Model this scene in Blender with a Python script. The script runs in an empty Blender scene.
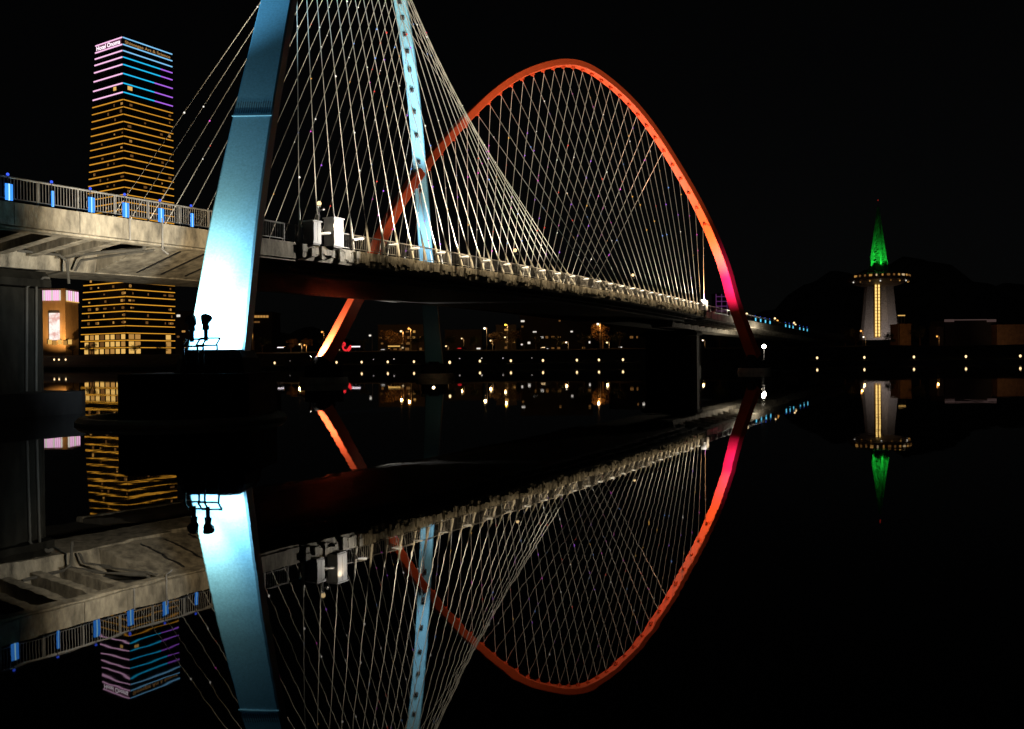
import bpy, bmesh, math, random
from mathutils import Vector, Matrix
rnd = random.Random(7)
V = Vector
S = bpy.context.scene
COL = S.collection

# ------------------------------------------------------------------ camera
FPX, CX, CY, HC = 850.0, 512.0, 364.5, 2.8
ROLL, PITCH = math.atan(0.0095), math.atan(4.9 / 850.0)
fw = V((0, math.cos(PITCH), -math.sin(PITCH)))
r0 = V((1, 0, 0)); u0 = r0.cross(fw)
RGT = r0 * math.cos(ROLL) - u0 * math.sin(ROLL)
UPV = u0 * math.cos(ROLL) + r0 * math.sin(ROLL)
EYE = V((0, 0, HC))
cam = bpy.data.cameras.new('camera'); camo = bpy.data.objects.new('camera', cam); COL.objects.link(camo)
m = Matrix((RGT, UPV, -fw)).transposed().to_4x4(); m.translation = EYE
camo.matrix_world = m
cam.sensor_width = 36; cam.lens = 36 * FPX / 1024; cam.clip_end = 9000; cam.clip_start = 0.1
S.camera = camo

def ray(x, y): return RGT * ((x - CX) / FPX) + UPV * ((CY - y) / FPX) + fw
def at(x, y, Y):                      # the point of depth Y seen at a pixel
    d = ray(x, y); return EYE + d * (Y / d.y)
def atz(x, y, z):
    d = ray(x, y); return EYE + d * ((z - HC) / d.z)

# ------------------------------------------------------------------ bridge frame
A = V((-24.172, 40.326, 0)); DS = V((.47417, .88043, 0)); DC = V((-.88043, .47417, 0))
def W(s, c, z): return A + DS * s + DC * c + V((0, 0, z))
def hermite(T, Z, t):
    n = len(T)
    t = min(max(t, T[0]), T[-1])
    i = 0
    while i < n - 2 and t > T[i + 1]: i += 1
    def sl(k):
        if k == 0: return (Z[1] - Z[0]) / (T[1] - T[0])
        if k == n - 1: return (Z[-1] - Z[-2]) / (T[-1] - T[-2])
        return (Z[k + 1] - Z[k - 1]) / (T[k + 1] - T[k - 1])
    h = T[i + 1] - T[i]; u = (t - T[i]) / h
    return ((2*u**3 - 3*u*u + 1) * Z[i] + (u**3 - 2*u*u + u) * h * sl(i)
            + (-2*u**3 + 3*u*u) * Z[i + 1] + (u**3 - u*u) * h * sl(i + 1))
RS = [-80, 0, 12, 25, 45, 71, 95, 119, 143, 180, 232, 283, 340]
RZ = [10.9, 11.80, 12.0, 12.22, 12.47, 12.60, 12.45, 12.14, 11.82, 11.5, 11.07, 10.75, 10.4]
def zr(s): return hermite(RS, RZ, s)   # height of the top rail along the bridge
PT = [0, .011, .03, .067, .093, .134, .183, .239, .305, .367, .443, .5]
PZ = [3.0, 4.5, 7.3, 13.1, 18.5, 24.6, 30.2, 35.5, 41, 44.9, 47.9, 48.8]
BT = [0, .016, .031, .066, .093, .123, .16, .2, .25, .305, .367, .443, .5, .57, .64, .702, .76, .82, .866, .911, .95, .992, 1.03]
BZ = [3.2, 6.7, 9.9, 16.0, 20.3, 24.9, 29.8, 34.0, 38.2, 42.0, 45.3, 48.0, 48.8, 48.2, 46.4, 43.6, 39.8, 33.9, 27.5, 19.8, 13.8, 7.3, 1.6]
BT = [a / 1.03 for a in BT]
PT2 = PT + [1 - t for t in reversed(PT[:-1])]; PZ2 = PZ + list(reversed(PZ[:-1]))
CW = 24.0

# ------------------------------------------------------------------ materials
def mat(name, col, rough=.6, metal=0.0, noise=None, spec=.5, bump=None):
    M = bpy.data.materials.new(name); M.use_nodes = True
    nt = M.node_tree; b = nt.nodes['Principled BSDF']
    b.inputs['Base Color'].default_value = (*col, 1); b.inputs['Roughness'].default_value = rough
    b.inputs['Metallic'].default_value = metal; b.inputs['Specular IOR Level'].default_value = spec
    if noise:
        sc, lo, hi, stretch = noise
        tc = nt.nodes.new('ShaderNodeTexCoord'); mp = nt.nodes.new('ShaderNodeMapping')
        mp.inputs['Scale'].default_value = stretch
        n = nt.nodes.new('ShaderNodeTexNoise'); n.inputs['Scale'].default_value = sc; n.inputs['Detail'].default_value = 8; n.inputs['Roughness'].default_value = .65
        r = nt.nodes.new('ShaderNodeValToRGB')
        r.color_ramp.elements[0].position = .32; r.color_ramp.elements[1].position = .68
        r.color_ramp.elements[0].color = (*[c * lo for c in col], 1); r.color_ramp.elements[1].color = (*[min(1, c * hi) for c in col], 1)
        L = nt.links.new
        L(tc.outputs['Object'], mp.inputs['Vector']); L(mp.outputs[0], n.inputs['Vector']); L(n.outputs['Fac'], r.inputs[0]); L(r.outputs[0], b.inputs['Base Color'])
        if bump:
            bp = nt.nodes.new('ShaderNodeBump'); bp.inputs['Distance'].default_value = bump
            L(n.outputs['Fac'], bp.inputs['Height']); L(bp.outputs[0], b.inputs['Normal'])
    return M
def emat(name, col, st, sample=False):
    M = bpy.data.materials.new(name); M.use_nodes = True
    nt = M.node_tree; nt.nodes.clear()
    e = nt.nodes.new('ShaderNodeEmission'); o = nt.nodes.new('ShaderNodeOutputMaterial')
    e.inputs[0].default_value = (*col, 1); e.inputs[1].default_value = st
    nt.links.new(e.outputs[0], o.inputs[0])
    M.cycles.emission_sampling = 'AUTO' if sample else 'NONE'
    return M
M_conc = mat('stained concrete', (.38, .34, .27), .85, noise=(.8, .25, 1.2, (1.9, 1.9, .75)), bump=.05)
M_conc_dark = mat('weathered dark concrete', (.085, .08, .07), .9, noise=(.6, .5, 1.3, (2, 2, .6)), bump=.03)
M_steel = mat('brown grey girder steel', (.13, .12, .105), .65, noise=(.8, .5, 1.4, (1, 1, 1)))
M_trim = mat('grimy edge steel', (.34, .31, .25), .7, noise=(1.6, .25, 1.3, (2, 2, 1)), bump=.02)
M_rail = mat('galvanised rail', (.32, .31, .30), .45, .3, noise=(2, .7, 1.2, (1, 1, 1)))
M_asph = mat('asphalt', (.05, .05, .05), .9, noise=(3, .7, 1.3, (1, 1, 1)))
M_blue = mat('light blue arch paint', (.145, .40, .57), .5, noise=(9, .80, 1.14, (1, 1, 1)))
M_bluedark = mat('dull blue steel', (.05, .13, .2), .6)
M_red = mat('orange red arch paint', (.70, .086, .022), .45, noise=(7, .8, 1.14, (1, 1, 1)))
M_socket = mat('dark cast socket', (.03, .03, .035), .6)
M_cable = mat('cream cable sheath', (.78, .74, .66), .5)
M_sheath = mat('white protective tube', (.8, .76, .66), .45)
M_white = mat('white enamel', (.72, .72, .74), .5, noise=(1.2, .8, 1.05, (2, 2, .6)))
M_black = mat('black steel', (.015, .015, .017), .5)
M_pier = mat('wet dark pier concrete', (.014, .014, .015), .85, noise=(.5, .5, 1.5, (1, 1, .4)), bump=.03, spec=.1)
M_ring = mat('pale fender concrete', (.32, .27, .2), .85, noise=(.9, .6, 1.2, (1, 1, 1)), bump=.02)
M_leaf = mat('dark evergreen leaves', (.035, .05, .02), .7, noise=(.7, .5, 1.5, (1, 1, 1)))
M_leaf2 = mat('dry autumn leaves', (.10, .06, .022), .7, noise=(.7, .5, 1.5, (1, 1, 1)))
M_bark = mat('bark', (.07, .05, .035), .9)
M_bank = mat('bank turf and stone', (.045, .045, .035), .95, noise=(.15, .5, 1.5, (1, 1, 1)))
M_hill = mat('wooded hill', (.09, .09, .08), 1.0, noise=(.02, .5, 1.5, (1, 1, 1)))
M_glass = mat('dark curtain wall glass', (.02, .018, .016), .25, noise=(.4, .6, 1.4, (1, 1, 1)))
M_block = mat('apartment render', (.05, .045, .042), .85, noise=(.1, .8, 1.15, (1, 1, 1)))
M_shaft = mat('speckled tower concrete', (.38, .34, .31), .85, noise=(2.2, .25, 1.3, (1, 1, 1)))
M_green = mat('green lattice steel', (.03, .45, .09), .6, noise=(.5, .3, 1.4, (1, 1, .6)))
M_metal = mat('grey post steel', (.25, .25, .25), .5, .4)
M_paint_r = mat('dark red car paint', (.12, .01, .01), .3)
M_paint_g = mat('silver car paint', (.3, .3, .32), .3)

E_warm = emat('warm lamp glow', (1, .70, .34), 1.9)
E_dimwarm = emat('dim warm lamp glow', (1, .72, .40), .55)
E_white = emat('white lamp glow', (1, .86, .66), 2.6)
E_dimwhite = emat('dim white glow', (1, .92, .8), .8)
E_orange = emat('sodium lamp glow', (1, .42, .08), 2.0)
E_bright = emat('floodlight glass', (1, .92, .74), 30)
E_bar = emat('railing flood lens', (1, .88, .66), 2.4)
E_panel = emat('blue lamp panel', (.05, .30, 1.0), 1.3)
E_panelc = emat('blue lamp tube', (.42, .80, 1.0), 1.4)
E_knob = emat('blue cap light', (.05, .12, 1), 1.2)
E_cyan = emat('cyan lamp panel', (.05, .65, 1.0), .9)
E_amber = emat('amber strip light', (1, .44, .04), .72)
E_amber2 = emat('amber window light', (1, .50, .12), .45)
E_win = emat('lobby window light', (1, .58, .15), .8)
E_windim = emat('dim room light', (1, .45, .12), .14)
E_pink = emat('pink white strip light', (1, .55, .84), 1.15)
E_lcyan = emat('cyan strip light', (.02, .55, .95), 1.05)
E_violet = emat('violet strip light', (.52, .16, 1), .9)
E_pale = emat('pale blue strip light', (.24, .62, 1), 1.0)
E_sign = emat('white sign letters', (1, .88, .95), 1.6)
E_signb = emat('pink sign box', (1, .35, .6), .16)
E_signa = emat('amber sign letters', (.9, .48, .16), .42)
E_red = emat('red neon', (1, .03, .04), .9)
E_purple = emat('purple outline light', (.45, .12, .5), .16)
E_gold = emat('gold elevator light', (1, .66, .2), 1.5)
LEDS = [emat('led ' + n, c, 1.25) for n, c in (('white', (1, .95, .85)), ('amber', (1, .5, .1)), ('red', (1, .08, .05)), ('violet', (.5, .15, 1)), ('magenta', (1, .1, .8)), ('blue', (.2, .4, 1)))]

# ------------------------------------------------------------------ object helpers
OFF = {}
def tag(o, label, cat, group=None, kind=None):
    if label: o['label'] = label
    if cat: o['category'] = cat
    if group: o['group'] = group
    if kind: o['kind'] = kind
    return o
def thing(name, loc, label, cat, group=None):
    o = bpy.data.objects.new(name, None); COL.objects.link(o); o.location = loc; OFF[o.name] = V(loc)
    o.empty_display_size = .5
    return tag(o, label, cat, group)
def obj(name, bm, M, parent=None, base=None, smooth=False):
    off = OFF[parent.name] if parent is not None else V(base or (0, 0, 0))
    bmesh.ops.translate(bm, verts=bm.verts, vec=-off)
    bmesh.ops.recalc_face_normals(bm, faces=bm.faces)
    me = bpy.data.meshes.new(name); bm.to_mesh(me); bm.free()
    if smooth:
        for p in me.polygons: p.use_smooth = True
    for mm in (M if isinstance(M, (list, tuple)) else [M]): me.materials.append(mm)
    o = bpy.data.objects.new(name, me); COL.objects.link(o); OFF[o.name] = off
    if parent is not None: o.parent = parent
    else: o.location = off
    return o
def copy_tree(o, parent=None):
    c = o.copy(); COL.objects.link(c)
    if parent is not None: c.parent = parent
    for ch in list(o.children): copy_tree(ch, c)
    return c
NB = bmesh.new
ZA = V((0, 0, 1))
def box(bm, c, size, ax=None, ay=None, az=None, mi=0):
    ax = ax or V((1, 0, 0)); ay = ay or V((0, 1, 0)); az = az or ZA
    vs = []
    for k in (-.5, .5):
        for j in (-.5, .5):
            for i in (-.5, .5): vs.append(bm.verts.new(c + ax * (i * size[0]) + ay * (j * size[1]) + az * (k * size[2])))
    for f in ((0, 1, 3, 2), (4, 6, 7, 5), (0, 4, 5, 1), (2, 3, 7, 6), (0, 2, 6, 4), (1, 5, 7, 3)):
        bm.faces.new([vs[i] for i in f]).material_index = mi
def tube(bm, p, q, r, n=8, r2=None, cap=True, mi=0):
    r2 = r if r2 is None else r2
    t = (q - p).normalized(); a = t.orthogonal().normalized(); b = t.cross(a)
    r1 = [bm.verts.new(p + (a * math.cos(2*math.pi*i/n) + b * math.sin(2*math.pi*i/n)) * r) for i in range(n)]
    rr = [bm.verts.new(q + (a * math.cos(2*math.pi*i/n) + b * math.sin(2*math.pi*i/n)) * r2) for i in range(n)]
    for i in range(n): bm.faces.new([r1[i], r1[(i+1) % n], rr[(i+1) % n], rr[i]]).material_index = mi
    if cap:
        bm.faces.new(r1).material_index = mi; bm.faces.new(rr).material_index = mi
def path_tube(bm, pts, r, n=8):
    for a, b in zip(pts, pts[1:]): tube(bm, a, b, r, n)
def sphere(bm, c, r, seg=10, sz=1.0):
    m4 = Matrix.Translation(c) @ Matrix.Diagonal((1, 1, sz, 1))
    bmesh.ops.create_uvsphere(bm, u_segments=seg, v_segments=max(5, seg // 2 + 1), radius=r, matrix=m4)
def lathe(bm, c, prof, n=32):
    rings = []
    for r, z in prof:
        rings.append([bm.verts.new(c + V((r * math.cos(2*math.pi*i/n), r * math.sin(2*math.pi*i/n), z))) for i in range(n)])
    for a, b in zip(rings, rings[1:]):
        for i in range(n): bm.faces.new([a[i], a[(i+1) % n], b[(i+1) % n], b[i]])
    bm.faces.new(rings[0]); bm.faces.new(rings[-1])
def loft(bm, rings, cap=True, mi=0):
    rr = [[bm.verts.new(p) for p in r] for r in rings]
    n = len(rr[0])
    for a, b in zip(rr, rr[1:]):
        for i in range(n): bm.faces.new([a[i], a[(i+1) % n], b[(i+1) % n], b[i]]).material_index = mi
    if cap:
        bm.faces.new(rr[0]).material_index = mi; bm.faces.new(rr[-1]).material_index = mi
def extrude_deck(bm, sec, s0, s1, step=2.0, mi=0):
    """a cross section of (c, z below the rail) run along the bridge, following its camber"""
    n = max(1, int(math.ceil((s1 - s0) / step)))
    loft(bm, [[W(s, c, zr(s) + z) for c, z in sec] for s in (s0 + (s1 - s0) * k / n for k in range(n + 1))], mi=mi)
def sbox(bm, s, c, z, size, mi=0): box(bm, W(s, c, z), size, DS, DC, ZA, mi)

def spot(name, loc, target, power, col, deg, blend=.5, size=.15):
    l = bpy.data.lights.new(name, 'SPOT'); l.energy = power; l.color = col; l.spot_size = math.radians(deg); l.spot_blend = blend; l.shadow_soft_size = size
    o = bpy.data.objects.new(name, l); COL.objects.link(o)
    o.location = loc; o.rotation_euler = (V(target) - V(loc)).to_track_quat('-Z', 'Y').to_euler()
    return o
def point(name, loc, power, col, size=.2):
    l = bpy.data.lights.new(name, 'POINT'); l.energy = power; l.color = col; l.shadow_soft_size = size
    o = bpy.data.objects.new(name, l); COL.objects.link(o); o.location = loc
    return o
ORD = 'first second third fourth fifth sixth seventh eighth ninth tenth eleventh twelfth thirteenth fourteenth fifteenth sixteenth seventeenth eighteenth nineteenth twentieth twenty-first twenty-second twenty-third twenty-fourth twenty-fifth twenty-sixth twenty-seventh twenty-eighth twenty-ninth thirtieth'.split()

# ------------------------------------------------------------------ world: night sky
wd = bpy.data.worlds.new('World'); S.world = wd; wd.use_nodes = True
nt = wd.node_tree; bg = nt.nodes['Background']
sky = nt.nodes.new('ShaderNodeTexSky'); sky.sky_type = 'NISHITA'; sky.sun_disc = False
SUN_EL, SUN_AZ = math.radians(28), math.radians(200)
sky.sun_elevation = SUN_EL; sky.sun_rotation = SUN_AZ
hs = nt.nodes.new('ShaderNodeHueSaturation'); hs.inputs['Saturation'].default_value = .25
nt.links.new(sky.outputs[0], hs.inputs['Color']); nt.links.new(hs.outputs[0], bg.inputs[0])
bg.inputs[1].default_value = .00022
sl = bpy.data.lights.new('ambient_fill', 'SUN'); sl.energy = .004; sl.angle = math.radians(.5); sl.color = (1, .95, .88)  # weak sun lamp added for overall ambient, not a real moon
so = bpy.data.objects.new('ambient_fill', sl); COL.objects.link(so)
sd = V((math.sin(SUN_AZ) * math.cos(SUN_EL), math.cos(SUN_AZ) * math.cos(SUN_EL), math.sin(SUN_EL)))
so.rotation_euler = (-sd).to_track_quat('-Z', 'Y').to_euler()

# ------------------------------------------------------------------ water, bank, hills
M_water = bpy.data.materials.new('river water'); M_water.use_nodes = True
nt = M_water.node_tree; b = nt.nodes['Principled BSDF']
b.inputs['Base Color'].default_value = (.002, .003, .004, 1); b.inputs['Roughness'].default_value = .012; b.inputs['IOR'].default_value = 1.33
tc = nt.nodes.new('ShaderNodeTexCoord')
n1 = nt.nodes.new('ShaderNodeTexNoise'); n1.inputs['Scale'].default_value = .22; n1.inputs['Detail'].default_value = 3
n2 = nt.nodes.new('ShaderNodeTexNoise'); n2.inputs['Scale'].default_value = 1.3; n2.inputs['Detail'].default_value = 2
ad = nt.nodes.new('ShaderNodeMath'); ad.operation = 'MULTIPLY_ADD'; ad.inputs[1].default_value = .16
bp = nt.nodes.new('ShaderNodeBump'); bp.inputs['Distance'].default_value = .0036; bp.inputs['Strength'].default_value = 1
L = nt.links.new
L(tc.outputs['Object'], n1.inputs['Vector']); L(tc.outputs['Object'], n2.inputs['Vector'])
L(n2.outputs['Fac'], ad.inputs[0]); L(n1.outputs['Fac'], ad.inputs[2]); L(ad.outputs[0], bp.inputs['Height']); L(bp.outputs[0], b.inputs['Normal'])
bm = NB(); vs = [bm.verts.new(p) for p in ((-1500, -60, 0), (1500, -60, 0), (1500, 700, 0), (-1500, 700, 0))]; bm.faces.new(vs)
tag(obj('water', bm, M_water), 'dark still river mirroring the lit bridge', 'water', kind='structure')

SHORE = [(-1400, 470), (-700, 450), (-254, 428), (-98, 352), (12, 327), (117, 327), (190, 316), (400, 312), (1400, 330)]
PROF = [(-6, -1.5), (0, -.3), (.4, 1.15), (1.0, 1.3), (7, 1.4), (8, 1.9), (26, 6.6), (34, 7.2), (90, 7.6), (500, 9), (5000, 12)]
def shoreY(x):
    for (a, ya), (b_, yb) in zip(SHORE, SHORE[1:]):
        if a <= x <= b_: return ya + (yb - ya) * (x - a) / (b_ - a)
    return 330
bm = NB(); xs = [-1400, -900, -700, -500, -380] + [-254 + 12 * i for i in range(60)] + [600, 900, 1400]
rows = []
for x in xs:
    y0 = shoreY(x)
    rows.append([bm.verts.new((x * (1 + max(0, d - 500) / 2500), y0 + d, z + (rnd.uniform(-.3, .3) if 8 < d < 100 else 0))) for d, z in PROF])
for a, b_ in zip(rows, rows[1:]):
    for i in range(len(PROF) - 1): bm.faces.new([a[i], b_[i], b_[i+1], a[i+1]])
tag(obj('bank', bm, M_bank), 'dark far river bank with a low quay edge', 'bank', kind='structure')
def gz(x, y):                         # ground height on the far bank
    d = y - shoreY(x)
    for (a, za), (b_, zb) in zip(PROF, PROF[1:]):
        if a <= d <= b_: return za + (zb - za) * (d - a) / (b_ - a)
    return 1.4
bm = NB(); rows = []
for j in range(9):
    row = []
    for i in range(180):
        x = -900 + i * 20
        ridge = 60 + 200 * math.exp(-((x - 1050) / 420) ** 2) + 130 * math.exp(-((x - 1900) / 400) ** 2) + 40 * math.sin(x * .006) + 18 * math.sin(x * .021 + 1) + 8 * math.sin(x * .06)
        row.append(bm.verts.new((x, 2200 + j * 90, 8 + max(0, ridge) * math.sin(math.pi * j / 8) ** .8)))
    rows.append(row)
for a, b_ in zip(rows, rows[1:]):
    for i in range(179): bm.faces.new([a[i], a[i+1], b_[i+1], b_[i]])
tag(obj('hills', bm, M_hill, smooth=True), 'dark wooded hills along the horizon', 'hills', kind='structure')

# ------------------------------------------------------------------ deck of the main span
S0, S1 = 20.2, 121.8
deck = thing('bridge_deck', W(71, CW / 2, 10), 'long dark main deck of the bridge hung from the two arches', 'bridge deck')
bm = NB(); extrude_deck(bm, [(.75, -1.65), (.75, -2.28), (4.5, -2.62), (19.5, -2.62), (CW - .75, -2.28), (CW - .75, -1.65)], S0, S1)
obj('girder', bm, M_steel, deck)
bm = NB(); extrude_deck(bm, [(.2, -1.30), (.2, -1.64), (CW - .2, -1.64), (CW - .2, -1.30)], S0, S1)
obj('roadway', bm, M_asph, deck)
for c0, c1 in ((-.12, .7), (CW - .7, CW + .12)):
    bm = NB(); extrude_deck(bm, [(c0, -1.22), (c0, -1.95), (c0 + .1, -2.35), (c1 - .1, -2.35), (c1, -1.95), (c1, -1.22)], S0, S1)
    obj('edge_beam', bm, M_trim, deck)
bm = NB()
s = S0 + .5
while s < S1:                          # stiffener plates and pipe brackets on the outer face
    w = rnd.uniform(.30, .55); h = rnd.uniform(.3, .7); d = rnd.choice((.05, .07, .09, .12, .3))
    sbox(bm, s, -.12 - d / 2 + .004, zr(s) - 1.35 - h / 2 - rnd.uniform(0, .2), (w, d, h)); s += rnd.uniform(.18, .27)
for k in range(int((S1 - S0) / 3)):
    s = S0 + 1 + 3 * k
    sbox(bm, s, 2.3, zr(s) - 2.56, (.18, 2.6, .24))
obj('stiffener_ribs', bm, M_trim, deck)
bm = NB(); path_tube(bm, [W(s, 1.4, zr(s) - 2.75) for s in range(21, 122, 4)], .09, 6); path_tube(bm, [W(s, 3.6, zr(s) - 2.85) for s in range(21, 122, 4)], .14, 6)
obj('service_pipe', bm, M_rail, deck)
# railings ------------------------------------------------------------
def railing(name, label, s0, s1, bar, c=.25, mt=M_rail, bay=2.15):
    root = thing(name, W((s0 + s1) / 2, c, zr((s0 + s1) / 2) - 1.3), label, 'railing', 'railings of the bridge')
    bm = NB(); n = int((s1 - s0) / 2) + 1
    pts = [W(s0 + (s1 - s0) * k / n, c, zr(s0 + (s1 - s0) * k / n)) for k in range(n + 1)]
    path_tube(bm, pts, .055, 8); obj('top_rail', bm, mt, root)
    bm = NB(); path_tube(bm, [p - V((0, 0, 1.02)) for p in pts], .035, 6); obj('bottom_rail', bm, mt, root)
    bm = NB(); s = s0 + .1
    while s < s1:
        tube(bm, W(s, c, zr(s) - 1.02), W(s, c, zr(s) - .03), .017, 5); s += bar
    obj('balusters', bm, mt, root)
    s = s0 + .05; k = 0
    while s < s1 and k < 99:
        bm = NB(); sbox(bm, s, c, zr(s) - .62, (.09, .09, 1.2)); obj('post', bm, mt, root); s += bay; k += 1
    return root
railing('bridge_railing', 'grey bar railing with blue lamps on the left concrete viaduct', -26.0, 20.0, .16)
railing('bridge_railing', 'bright floodlit railing along the near side of the main deck', 20.3, 121.7, .24, bay=1.94)
railing('bridge_railing', 'far side railing of the main deck behind the cables', 20.3, 121.7, .4, c=CW - .25, bay=3.88)
railing('bridge_railing', 'dark railing with cyan lamps on the viaduct beyond the red arch', 122, 310, .4, bay=4.0)

# concrete viaducts ------------------------------------------------------
def viaduct(label, s0, s1, ribs):
    root = thing('concrete_viaduct', W((s0 + s1) / 2, 8, 8), label, 'viaduct', 'concrete viaducts at the bridge ends')
    s = s0; k = 0                      # edge parapet in cast segments with open joints
    cuts = [s1, 9.0] if s1 < 50 else [s1]
    while cuts[-1] > s0 + 3: cuts.append(cuts[-1] - rnd.choice((2.1, 2.9, 3.4)))
    cuts.append(s0); cuts = cuts[::-1]
    bm = NB()
    for a, b_ in zip(cuts, cuts[1:]):
        z = rnd.uniform(-.015, .015)
        extrude_deck(bm, [(-.12 + z, -1.24), (-.12 + z, -2.34), (.3, -2.38), (.55, -2.34), (.55, -1.24)], a + .012, b_ - .012)
    obj('parapet', bm, M_conc, root)
    bm = NB(); extrude_deck(bm, [(-.02, -2.392), (-.02, -2.50), (.7, -2.52), (.7, -2.392)], s0, s1); obj('drip_sill', bm, M_conc, root)
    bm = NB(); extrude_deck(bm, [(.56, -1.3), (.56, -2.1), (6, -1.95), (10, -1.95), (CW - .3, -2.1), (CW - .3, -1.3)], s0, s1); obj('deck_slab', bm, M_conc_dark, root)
    bm = NB(); extrude_deck(bm, [(5.6, -1.96), (6.0, -3.72), (9.7, -3.80), (10.2, -1.96)], s0, s1); obj('box_girder', bm, M_conc, root)
    for s in ribs:
        bm = NB(); z = zr(s)
        for w, lo in ((.55, 0),):
            P = [(.72, z - 2.12), (.72, z - 2.5), (5.78, z - 3.05), (5.62, z - 2.0)]
            loft(bm, [[W(s - .28, c, q) for c, q in P], [W(s + .28, c, q) for c, q in P]])
        obj('bracket', bm, M_conc, root)
    return root
vl = viaduct('pale concrete viaduct with ribbed underside at the left frame edge', -30, 20.0, [-13.6 + 1.7 * k for k in range(13)])
# solid haunch by the joint, with two drain slits
bm = NB()
loft(bm, [[W(s, .9, zr(s) - 2.30), W(s, 6.0, zr(s) - 3.65), W(s, 9.8, zr(s) - 3.75), W(s, 9.8, zr(s) - 2.64), W(s, .9, zr(s) - 2.29)] for s in (9.2, 13, 17, 20.1)])
obj('haunch', bm, M_conc, vl)
bm = NB()
for s in (11.7, 13.5, 15.4):
    a, b_ = W(s, 1.5, zr(s) - 2.47), W(s, 5.4, zr(s) - 3.50); box(bm, (a + b_) / 2, ((b_ - a).length, .12, .1), (b_ - a).normalized(), DS)
obj('drain_slit', bm, M_black, vl)
bm = NB()
path_tube(bm, [W(6.9, 5.3, 8.9), W(7.0, 4.6, 9.0), W(7.6, 3.0, 9.15), W(8.8, 1.2, 9.3), W(9.1, .9, 9.9)], .09, 8)
path_tube(bm, [W(7.5, 5.4, 8.2), W(7.6, 5.0, 8.8), W(8.2, 3.4, 9.0), W(9.0, .5, 9.25)], .07, 8)
path_tube(bm, [W(4.0, 5.2, 9.0), W(6.4, 5.2, 9.0), W(6.8, 5.1, 8.7), W(6.9, 5.1, 7.4)], .08, 8)
obj('drain_pipe', bm, M_conc_dark, vl)
bm = NB(); path_tube(bm, [W(9.0, -.22, 11.0), W(9.0, -.22, 9.2), W(9.4, -.2, 9.0)], .05, 6); path_tube(bm, [W(6.9, -.2, 10.7), W(6.9, -.2, 9.5)], .05, 6); obj('down_pipe', bm, M_rail, vl)
vr = viaduct('long low viaduct running from the red arch foot to the far bank', 122, 325, [125 + 4.5 * k for k in range(43)])

# piers -------------------------------------------------------------------
M_col = mat('shaded pier concrete', (.018, .017, .014), .9, noise=(.6, .4, 1.5, (2, 2, .6)), spec=.08)  # shade put into the colour: near black so the pier looks unlit
def pier(label, s0, s1, block, wall=False):
    root = thing('bridge_pier', W((s0 + s1) / 2, 9, 0), label, 'pier', 'river piers of the bridge')
    sm, w = (s0 + s1) / 2, s1 - s0
    for c, hw in ((10.5, 5.1),) if wall else ((6.9, 1.5), (14.6, 1.5)):
        bm = NB(); z1 = zr(sm) - 3.85
        loft(bm, [[W(sm + a * w / 2, c + q * hw, z) for a, q in ((-1, -.8), (-.8, -1), (.8, -1), (1, -.8), (1, .8), (.8, 1), (-.8, 1), (-1, .8))] for z in (-1, z1 - 1.0)])
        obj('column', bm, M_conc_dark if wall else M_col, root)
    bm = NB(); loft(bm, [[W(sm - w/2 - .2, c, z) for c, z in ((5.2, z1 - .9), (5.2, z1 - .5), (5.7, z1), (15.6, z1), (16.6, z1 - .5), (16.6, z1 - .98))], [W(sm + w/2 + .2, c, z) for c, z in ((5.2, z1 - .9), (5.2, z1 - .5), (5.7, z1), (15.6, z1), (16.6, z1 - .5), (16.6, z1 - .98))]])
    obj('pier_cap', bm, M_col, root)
    bm = NB()
    for q in range(2):
        pts = [W(s1 + .15, 5.28, z1 - .35 - q * .22), W(s1 - .2 - q * .55, 5.28, z1 - .35 - q * .22), W(s1 - .6 - q * .55, 5.3, z1 - .75 - q * .22), W(s1 - .7 - q * .55, 5.3, 1.3)]
        path_tube(bm, pts, .07, 6)
    obj('conduit', bm, M_conc_dark, root)
    if block:
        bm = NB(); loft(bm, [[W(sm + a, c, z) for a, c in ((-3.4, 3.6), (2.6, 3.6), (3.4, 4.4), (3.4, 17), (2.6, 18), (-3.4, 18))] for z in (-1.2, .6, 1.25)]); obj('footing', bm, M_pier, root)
    return root
pier('twin column pier at the frame edge under the left viaduct', 2.2, 5.7, True)
pier('grey wall pier under the joint where the main deck ends', 135.0, 138.5, False, True)
for k, s in enumerate((220, 262)):
    pier('%s small pier under the right viaduct beyond the red arch' % ORD[k], s, s + 2.2, False)

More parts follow.
